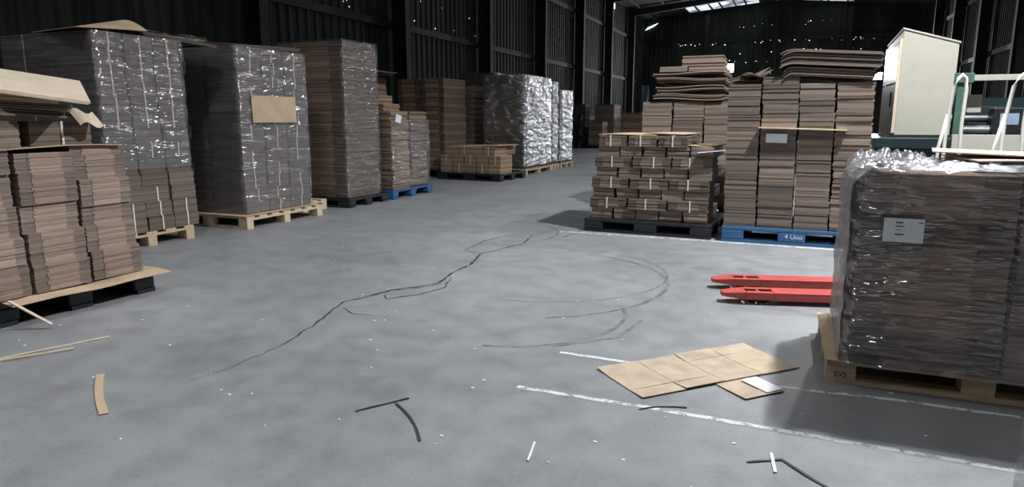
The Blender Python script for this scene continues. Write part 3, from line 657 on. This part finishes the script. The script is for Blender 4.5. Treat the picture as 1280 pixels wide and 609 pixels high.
sheetpile('paper_sheet', 'white sheet of card sticking out right of the brick-like pile', 'card sheet', -1.0, -.70, 7.30, 7.62, .905, 1, .006, lambda u, v: .035 * u, 'paper', R(4), 44, 0)
sheetpile('cardboard_sheet', 'pale loose sheet on the right shoulder of the brick-like pile', 'cardboard sheet', -1.12, -.84, 7.4, 8.3, .966, 1, .006, lambda u, v: .006 * math.sin(6 * u) + .004, 'kraft', R(-2), 45, 0)

# ------------------------------------------------------------------ R2 four-column pile on the blue pallet
bp = plastic_pallet('blue plastic pallet under the four-column pile', -.70, 7.25, 1.36, 1.16, R(.5), 'blue_plastic', h=.16)
text('4 Uoo', .065, 'ink_white', bp, (.70, -.002, .085), (R(90), 0, 0))
G7 = 'bundles of the four-column pile'
X4 = [-.70, -.37, -.02, .31, .65]
H4 = [[.17, .16, .27, .10, .13, .14, .17, .14, .16], [.20, .25, .16, .24, .12, .13, .15, .18, .08], [.15, .14, .19, .13, .12, .30, .13, .14, .14], [.17, .16, .2, .1, .1, .12, .1, .11, .1, .12, .16]]
for c in range(4):
    z = .162
    for r, hh in enumerate(H4[c]):
        lean = -.012 * r / 4
        bundle(X4[c] + lean, X4[c + 1] + lean, 7.30, 7.85, z, hh, f'grey-brown bundle, {rowword(r)}, {NTH[c]} column from the left, four-column pile', G7, 'card_mid' if c == 3 or r in (2, 5) else 'card_grey', n=max(5, round(hh / .02)), jit=.008 if c < 3 else .014, wob=.005)
        z += hh
    for r in range(2):
        bundle(X4[c], X4[c + 1], 7.86, 8.38, .162 + r * .72, .71, f'{("lower", "upper")[r]} rear bundle, {NTH[c]} column from the left, four-column pile', G7, 'card_grey', n=24, jit=.012)
o = MB().box(-.40, .40, -.04, .04, -.006, .006).build('wooden_strip', 'board_pale', None, (0, 7.27, 1.165)); o.rotation_euler = (0, R(1.6), R(1)); tag(o, 'long pale wooden strip sticking out across the four-column pile', 'wooden strip')
tagpaper('blank white paper sheet on the front of the four-column pile', (-.225, 7.282, 1.07), .20, .09, (0, R(1), 0))
def curl(u, v, e): return -.065 * u - (.05 * (1 - u / e) ** 2 if u < e else 0) + .012 * v
sheetpile('bent_sheet_stack', 'lower stack of bent brown sheets on top of the four-column pile', 'cardboard sheets', -.20, .60, 7.28, 8.3, 1.648, 7, .0135, lambda u, v: curl(u, v, .10) * .9 + .035, 'card_mid', R(-.5), 50, .014, nu=24)
sheetpile('bent_sheet_stack', 'upper stack of long bent sheets topping the four-column pile', 'cardboard sheets', -.23, .64, 7.26, 8.3, 1.78, 10, .0145, lambda u, v: curl(u, v, .16) + .012, 'card_grey', R(-.5), 51, .016, nu=24)
sheetpile('cardboard_scrap', 'crumpled flap of cardboard on the left top of the four-column pile', 'cardboard sheet', -.62, -.36, 7.35, 7.9, 1.665, 3, .012, lambda u, v: .05 * u * u + .02 * math.sin(8 * u), 'card_mid', R(12), 52, .03)
sheetpile('cardboard_scrap', 'folded scrap lying on the leftmost column of the four-column pile', 'cardboard sheet', -.70, -.40, 7.45, 8.2, 1.605, 3, .012, lambda u, v: .02 * math.sin(5 * u) + .02, 'card_mid', R(-4), 53, .02)

# ------------------------------------------------------------------ R3 taller pile behind R1
plastic_pallet('black plastic pallet of the taller pile behind the brick-like pile', -2.0, 8.95, 1.3, 1.15)
G8 = 'bundles of the taller pile behind the brick-like pile'
X3 = [-1.96, -1.56, -1.16, -.80]
for c in range(3):
    z = .152
    for r, hh in enumerate(((.27, .27, .26, .10, .18, .15, .10), (.27, .27, .26, .05, .22, .18, .08), (.27, .27, .26, .13, .12, .16, .12))[c]):
        bundle(X3[c], X3[c + 1], 9.0, 9.5, z, hh, f'brown bundle, {rowword(r)}, {NTH[c]} column of the taller pile behind the brick-like one', G8, 'card_mid', n=max(4, round(hh / .025)), jit=.01, wob=.006); z += hh
bundle(-1.96, -.80, 9.52, 10.05, .152, 1.31, 'wide rear block of the taller pile behind the brick-like one', G8, 'card_mid', n=30)
for q, (x0, x1, z, n, a, lb) in enumerate(((-1.80, -.92, 1.49, 4, .018, 'lowest'), (-1.77, -.92, 1.595, 4, -.014, 'second'), (-1.80, -.92, 1.695, 4, .018, 'third'), (-1.84, -.92, 1.80, 2, -.014, 'overhanging upper'))):
    sheetpile('wavy_sheet_stack', f'{lb} batch of wavy sheets on the taller pile behind the brick-like one', 'cardboard sheets', x0, x1, 8.98, 9.95, z, n, .018, lambda u, v, a=a: a * math.sin(math.pi * (1.6 * u + .2)) * (1 - .4 * u) + .012, 'card_mid', 0, 60 + q, .03, 'wavy sheet batches', nu=18)
bundle(-1.76, -1.40, 9.0, 9.7, 1.86, .065, 'small flat bundle left of the top block on the taller pile', G8, 'card_mid', n=3)
bundle(-1.38, -.93, 9.0, 9.7, 1.86, .05, 'flat bundle under the top block on the taller pile', G8, 'card_mid', n=3)
bundle(-1.50, -.95, 9.05, 9.75, 1.926, .13, 'pale brown top block of the taller pile behind the brick-like one', G8, 'card_mid', n=6, jit=.03, rz=R(3))

# ------------------------------------------------------------------ N near wrapped load
npal = wood_pallet('wooden block pallet stamped with letters under the near wrapped load', .19, 3.44, 1.25, .82, R(1.2), 'wood', h=.118)
text('SVS', .036, 'stamp_ink', npal, (.064, -.0015, .045), (R(90), 0, 0), name='stamp')
sheetpile('slip_sheet', 'tan cardboard sheet between pallet and near wrapped load', 'cardboard sheet', .17, 1.45, 3.42, 4.28, .119, 1, .005, lambda u, v: 0, 'kraft', R(1.2), 70, 0)
load('near load of layered brown boxes in glossy film with a white label', .88, 3.75)
G9 = 'bundles inside the near wrapped load'
for r in range(5):
    hh = .178
    for c in range(2):
        bundle(.27 + c * .60, .27 + (c + 1) * .60, 3.38, 4.27, .127 + r * hh, hh, '', G9, 'card_pink' if (r + c) % 3 else 'card_mid', flap='x', n=15, jit=.008, wob=.004)
film_wrap('', .255, 1.485, 3.365, 4.285, .127, 1.035, 'film_near', amp=.014, seed=14, nz=90, per=220, r=.05, lip=.22, crown=.03)
adopt(tagpaper('', (.440, 3.334, .775), .155, .105, (0, 0, 0), ((-.032, .034, .028, .007), (-.032, .018, .034, .005), (-.028, .002, .02, .003), (-.032, -.018, .034, .007), (.055, .036, .018, .004))))['label'] = 'white printed delivery label'
# several film layers folded over the left end: milky, sloping in at the top edge
m2 = MB(); nu, nv = 30, 40
for j in range(nv + 1):
    for i in range(nu + 1):
        y = 3.40 + .90 * i / nu; t = j / nv; z = .13 + t * .96; k = max(0, t - .86) / .14
        x = .232 - .012 * noise.noise(Vector((y * 3, z * 5, 2))) - .008 * noise.noise(Vector((y * 9, z * 14, 5))) + .13 * k ** 1.3
        m2.v.append((x - .88, y - 3.75, z - .15))
for j in range(nv):
    for i in range(nu): a = j * (nu + 1) + i; m2.f.append((a, a + nu + 1, a + nu + 2, a + 1)); m2.m.append(0)
m2.build('folded_film_end', 'film_milky', LOAD, smooth=True)['label'] = 'milky film folded over the left end'
endload()
# crumpled film gathered along the top edge
def crumple(name, label, x0, x1, y0, y1, z, amp, mat, seed, nu=60, nv=24, slope=0, cat='plastic wrap'):
    mb = MB(); cx, cy = (x0 + x1) / 2, (y0 + y1) / 2
    def fn(u, v):
        p = Vector((x0 + (x1 - x0) * u, y0 + (y1 - y0) * v, seed))
        d = noise.noise(p * 9) + .7 * noise.noise(p * 21) + .4 * noise.noise(p * 45); e = min(1, 6 * min(u, 1 - u, v * 1.5, 1 - v))
        return (p.x - cx + .01 * noise.noise(p * 30), p.y - cy, amp * (.6 + d) * e + slope * u)
    for j in range(nv + 1):
        for i in range(nu + 1): mb.v.append(fn(i / nu, j / nv))
    for j in range(nv):
        for i in range(nu): a = j * (nu + 1) + i; mb.f.append((a, a + 1, a + nu + 2, a + nu + 1)); mb.m.append(0)
    o = mb.build(name, mat, None, (cx, cy, z), smooth=True); return tag(o, label, cat)
crumple('stretch_wrap', 'crumpled shiny film bunched on the left top edge of the near load', .24, .60, 3.36, 4.1, 1.04, .06, 'film_near', 5)
crumple('stretch_wrap', 'creased white film lying across the top of the near load', .45, 1.49, 3.36, 4.2, 1.037, .022, 'film_silver', 9, 80, 40)
for q, (x0, x1, y0, y1, z, rz, lb) in enumerate(((.62, 1.25, 3.75, 4.25, 1.075, -8, 'upper tilted'), (.72, 1.46, 3.65, 4.25, 1.062, 5, 'lower'))):
    sheetpile('cardboard_sheet', f'{lb} pale sheet lying on the film atop the near load', 'cardboard sheet', x0, x1, y0, y1, z, 1, .007, lambda u, v: .02 * (1 - u) if q == 0 else .004 * math.sin(5 * u), 'board_pale', R(rz), 80 + q, 0)
# NX load at the right edge
load('grey film-wrapped load cut by the right image edge', 1.36, 2.0)
for r in range(3): bundle(.755, 1.95, 1.48, 2.54, .004 + r * .20, .20, f'brown bundle, {rowword(r)} of the load cut by the right image edge', 'bundles at the right image edge', 'card_mid', n=12)
film_wrap('grey film around the load cut by the right image edge', .74, 1.95, 1.46, 2.55, .02, .63, 'film_near', amp=.01, seed=15); endload()

# ------------------------------------------------------------------ pallet jack
ang = math.atan2(.17, .60)
pj = thing('pallet_jack', 'red hand pallet jack, forks poking out behind the near wrapped load', 'pallet jack', (-.42, 4.70, 0), ang)
for k, yy in enumerate((0, .40)):
    fk = MB()
    z0, z1 = .035, .088
    fk.prism([(.0, .055), (.02, .03), (.16, 0), (.16, .16), (.02, .13), (0, .105)], lambda x, y: z0 + .012 * (1 - min(1, x / .16)), lambda x, y: z1 - .016 * (1 - min(1, x / .16)))
    fk.box(.16, .34, 0, .045, z0, z1).box(.16, .34, .115, .16, z0, z1)      # rails beside the roller slot
    fk.box(.235, .255, .045, .115, z1 - .012, z1 - .002)
    fk.box(.34, 1.15, 0, .16, z1 - .01, z1).box(.34, 1.15, 0, .012, z0 - .004, z1 - .01).box(.34, 1.15, .148, .16, z0 - .004, z1 - .01)
    o = fk.build('fork', 'red_paint', pj, (0, yy, 0), bevel=.004)
    MB().tube([(.21, .05, .037), (.21, .11, .037)], .035, 14).build('roller', 'black_rubber', o)
    MB().tube([(.29, .05, .037), (.29, .11, .037)], .035, 14).build('roller', 'black_rubber', o)
    MB().tube([(.36, -.006, .05), (.36, .006, .05)], .011, 8).build('pin', 'steel_grey', o)
MB().box(1.10, 1.22, 0, .56, .04, .10).box(1.16, 1.22, .1, .46, .1, .42).build('chassis', 'red_paint', pj, bevel=.006)
MB().tube([(1.28, .28, .10), (1.28, .28, .48)], [.05, .045], 14).build('pump', 'red_paint', pj)
for yy in (.22, .30): MB().tube([(1.28, yy, .085), (1.28, yy + .045, .085)], .085, 18).build('steer_wheel', 'black_rubber', pj)
hd = MB().tube([(1.30, .28, .40), (1.42, .28, .74)], .016, 10)
hd.tube([(1.42, .28, .74), (1.44, .20, .80), (1.48, .20, .90), (1.485, .28, .92), (1.48, .36, .90), (1.44, .36, .80), (1.42, .28, .74)], .013, 8).build('handle', 'black_plastic', pj, smooth=True)

# ------------------------------------------------------------------ machine and cabinet on the right
mc = thing('packing_machine', 'dark teal packing machine with monitor and cream beam behind the near load', 'machine', (1.0, 8.9, 0))
MB().box(-.25, 4.2, -.5, 1.9, 0, .95).build('base', 'teal_paint', mc, bevel=.01)
MB().box(-.28, 4.25, -.55, 1.95, .95, 1.06).build('bed_plate', 'teal_paint', mc, bevel=.006)
MB().box(.45, 4.2, -.58, -.50, .93, 1.10).build('front_rail', 'cream_paint', mc, bevel=.004)
MB().box(.55, 1.15, .25, .55, 1.06, 1.22).box(.6, 1.15, .3, .5, 1.22, 1.4).build('gear_housing', 'dark_steel', mc, bevel=.01)
MB().box(.50, 2.6, .5, .56, 1.06, 1.5).build('back_panel', 'teal_paint', mc)
MB().box(.50, .60, -.25, -.15, 1.06, 1.72).box(.46, .64, -.28, -.12, 1.64, 1.74).build('post', 'green_paint', mc, bevel=.004)
MB().box(.60, 3.2, -.24, -.17, 1.66, 1.72).build('beam', 'cream_paint', mc, bevel=.004)
mo = MB().box(.90, 1.22, -.05, .2, 1.06, 1.38).build('monitor', 'black_plastic', mc, bevel=.01)
MB().box(.96, 1.13, -.056, -.049, 1.20, 1.32).build('screen', 'screen', mo)
MB().box(.38, .46, -.04, .1, 1.25, 1.55).build('junction_box', 'cream_paint', mc, bevel=.004)
MB().box(.62, .78, -.04, .02, 1.33, 1.52).build('junction_box', 'cream_paint', mc, bevel=.004)
MB().tube([(.5, .1, 1.14), (1.3, .1, 1.14)], .05, 14).tube([(.5, .32, 1.27), (1.3, .32, 1.27)], .04, 14).build('roller', 'steel_grey', mc)
MB().box(1.6, 2.4, -.2, .3, 1.06, 1.32).build('motor_cover', 'steel_grey', mc, bevel=.01)
def rail(label, bx, by, bend):
    t = thing('tube_rail', label, 'tube rail', (bx, by, 0), 0, 'bent tube rails')
    def loop(pts): return pts
    a = [(0, 0, .02), (0, 0, .9), (.0, 0, 1.25), (.03, 0, 1.55), (.055, .0, 1.63), (.085, .01, 1.66), (.115, .02, 1.63), (.13, .03, 1.52), (.125, .04, 1.2), (.135, .05, 1.0), (.135, .05, .02)]
    MB().tube([(x * bend, y, z) for x, y, z in a], .017, 10).build('hoop', 'tube_white', t, smooth=True)
    MB().tube([(.0, .0, 1.3), (-.05 * bend, -.02, 1.0), (-.07 * bend, -.03, .02)], .015, 10).build('stay', 'tube_white', t, smooth=True)
    MB().box(-.10, .2, -.06, .08, 0, .02).build('foot_plate', 'steel_grey', t)
rail('bent white tube rail beside the cream cabinet', 1.25, 7.5, 1); rail('bent white tube rail near the right image edge', 1.70, 7.5, 1.25)
cb = thing('electrical_cabinet', 'tall cream electrical cabinet standing on the machine bed', 'cabinet', (.945, 8.62, 1.06), R(2))
A, B, Hc = .53, 1.05, 1.15
def cabtop(x, y): return Hc - .16 * x / A - .08 * y / B      # the lid slopes away from the near corner
MB().prism([(0, 0), (A, 0), (A, B), (0, B)], 0, cabtop).build('body', 'cream_paint', cb, bevel=.006)
MB().prism([(-.012, -.012), (A + .012, -.012), (A + .012, B + .012), (-.012, B + .012)], cabtop, lambda x, y: cabtop(x, y) + .02).build('top_cap', 'cream_paint', cb, bevel=.004)
MB().box(-.02, A + .02, -.02, B + .02, -.001, .03).build('plinth', 'teal_paint', cb)
d1 = MB().box(-.022, -.002, .035, B - .01, .60, 1.04).build('door', 'cream_gloss', cb, bevel=.004)
d2 = MB().box(-.022, -.002, .035, B - .01, .04, .585).build('door', 'cream_gloss', cb, bevel=.004)
MB().box(-.034, -.022, .30, .33, .34, .50).build('handle', 'dark_steel', d2, bevel=.003)
MB().box(-.034, -.022, .22, .34, .25, .27).build('latch', 'steel_grey', d2)
MB().box(-.03, .0, .004, .03, .05, 1.06).build('hinge_strip', 'board_pale', cb)

# ------------------------------------------------------------------ things lying on the floor
fb = thing('flattened_box', 'flattened brown cardboard box lying open on the floor', 'cardboard box', (-.58, 2.88, 0), math.atan2(.70, .66))
# local x runs along the blank, local y across it
PW = [.245, .235, .24, .24]; x = 0; Wd = .405
for i, pw in enumerate(PW):
    sh = .012 * i
    MB().sheet(lambda u, v, x=x, pw=pw: (x + .0015 + (pw - .003) * u, .10 + (Wd - .20) * v, .0055 + .002 * math.sin(7 * (x + u * pw))), 4, 2, .004).build('panel', 'kraft_dirty', fb)
    for side, (ya, yb) in enumerate(((0, .099), (Wd - .099, Wd))):
        if i == 3 and side == 0: pass
        lift = .004 + .003 * ((i * 2 + side) % 3)
        MB().sheet(lambda u, v, x=x, pw=pw, ya=ya, yb=yb, lift=lift, side=side: (x + .003 + (pw - .006) * u, ya + (yb - ya) * v, .005 + lift * (v if side else 1 - v)), 2, 2, .004).build('flap', 'kraft_dirty', fb)
    x += pw
MB().sheet(lambda u, v: (.42 + .235 * u, -.20 + .198 * v, .006 + .004 * (1 - v)), 3, 3, .004).build('glue_flap', 'kraft_dirty', fb)
o = MB().box(-.085, .085, -.05, .05, .0, .0012).build('paper_label', 'paper', None, (-.09, 3.245, .013)); o.rotation_euler.z = R(-42); tag(o, 'white printed paper sheet lying on the flap of the flattened box', 'label')
for k in range(4): MB().box(-.06, .02 + .015 * (k % 2), .028 - .018 * k, .031 - .018 * k, .0012, .0015).build('printed_line', 'ink_white', o)
def strip(name, label, a, b, wd, mat, cat, t=.004, mid=None):
    a, b = Vector((*a, 0)), Vector((*b, 0)); L = (b - a).length; m2 = MB()
    m2.sheet(lambda u, v: (L * u - L / 2, wd * (v - .5) + (mid or 0) * math.sin(math.pi * u), t + .002 * abs(math.sin(5 * u))), 10, 1, t * .9)
    o = m2.build(name, mat, None, tuple((a + b) / 2)); o.rotation_euler.z = math.atan2(b.y - a.y, b.x - a.x); return tag(o, label, cat)
strip('cardboard_strip', 'long pale cardboard strip on the floor at the left edge', (-3.85, 1.98), (-3.64, 2.55), .022, 'board_pale', 'cardboard strip', mid=.01)
strip('cardboard_strip', 'shorter pale strip crossing the long one at the left edge', (-3.80, 2.02), (-3.62, 2.32), .02, 'board_pale', 'cardboard strip', .009)
strip('cardboard_strip', 'short tan cardboard strip lying alone on the left floor', (-3.13, 2.12), (-2.68, 1.81), .035, 'kraft', 'cardboard strip', mid=-.012)
strip('strap_scrap', 'straight black strap scrap on the floor below the crack', (-1.70, 2.26), (-1.56, 2.47), .010, 'chip_black', 'strap scrap')
strip('strap_scrap', 'curved black strap scrap beside the straight one', (-1.585, 2.40), (-1.30, 2.13), .010, 'chip_black', 'strap scrap', mid=.02)
strip('strap_scrap', 'thin white strap scrap on the floor left of the white lines', (-.88, 2.30), (-.85, 2.15), .008, 'paper', 'strap scrap')
strip('strap_scrap', 'long dark strap scrap on the floor near the bottom right', (.02, 2.53), (.24, 2.33), .012, 'chip_black', 'strap scrap', mid=-.01)
strip('strap_scrap', 'short dark strap scrap beside the long one bottom right', (-.10, 2.46), (.02, 2.53), .010, 'chip_black', 'strap scrap')
strip('strap_scrap', 'white strap scrap standing out near the bottom right scraps', (-.02, 2.57), (.0, 2.42), .012, 'paper', 'strap scrap')
strip('strap_scrap', 'small dark strap loop on the lower white line', (-.57, 2.76), (-.38, 2.86), .007, 'chip_black', 'strap scrap', mid=.02)
strip('strap_scrap', 'small white strap scrap at the bottom edge', (-.46, 2.10), (-.43, 2.02), .010, 'paper', 'strap scrap')
rg = random.Random(5); m2 = MB()
for i in range(120):
    x, y = rg.uniform(-4.2, .6), rg.uniform(1.5, 6.5); s = rg.uniform(.003, .008)
    m2.box(x - s, x + s * rg.uniform(.3, 1.5), y - s * .6, y + s, 0, .003)
o = m2.build('floor_crumbs', 'paper'); tag(o, 'tiny white paper crumbs scattered over the concrete floor', 'debris', kind='stuff')
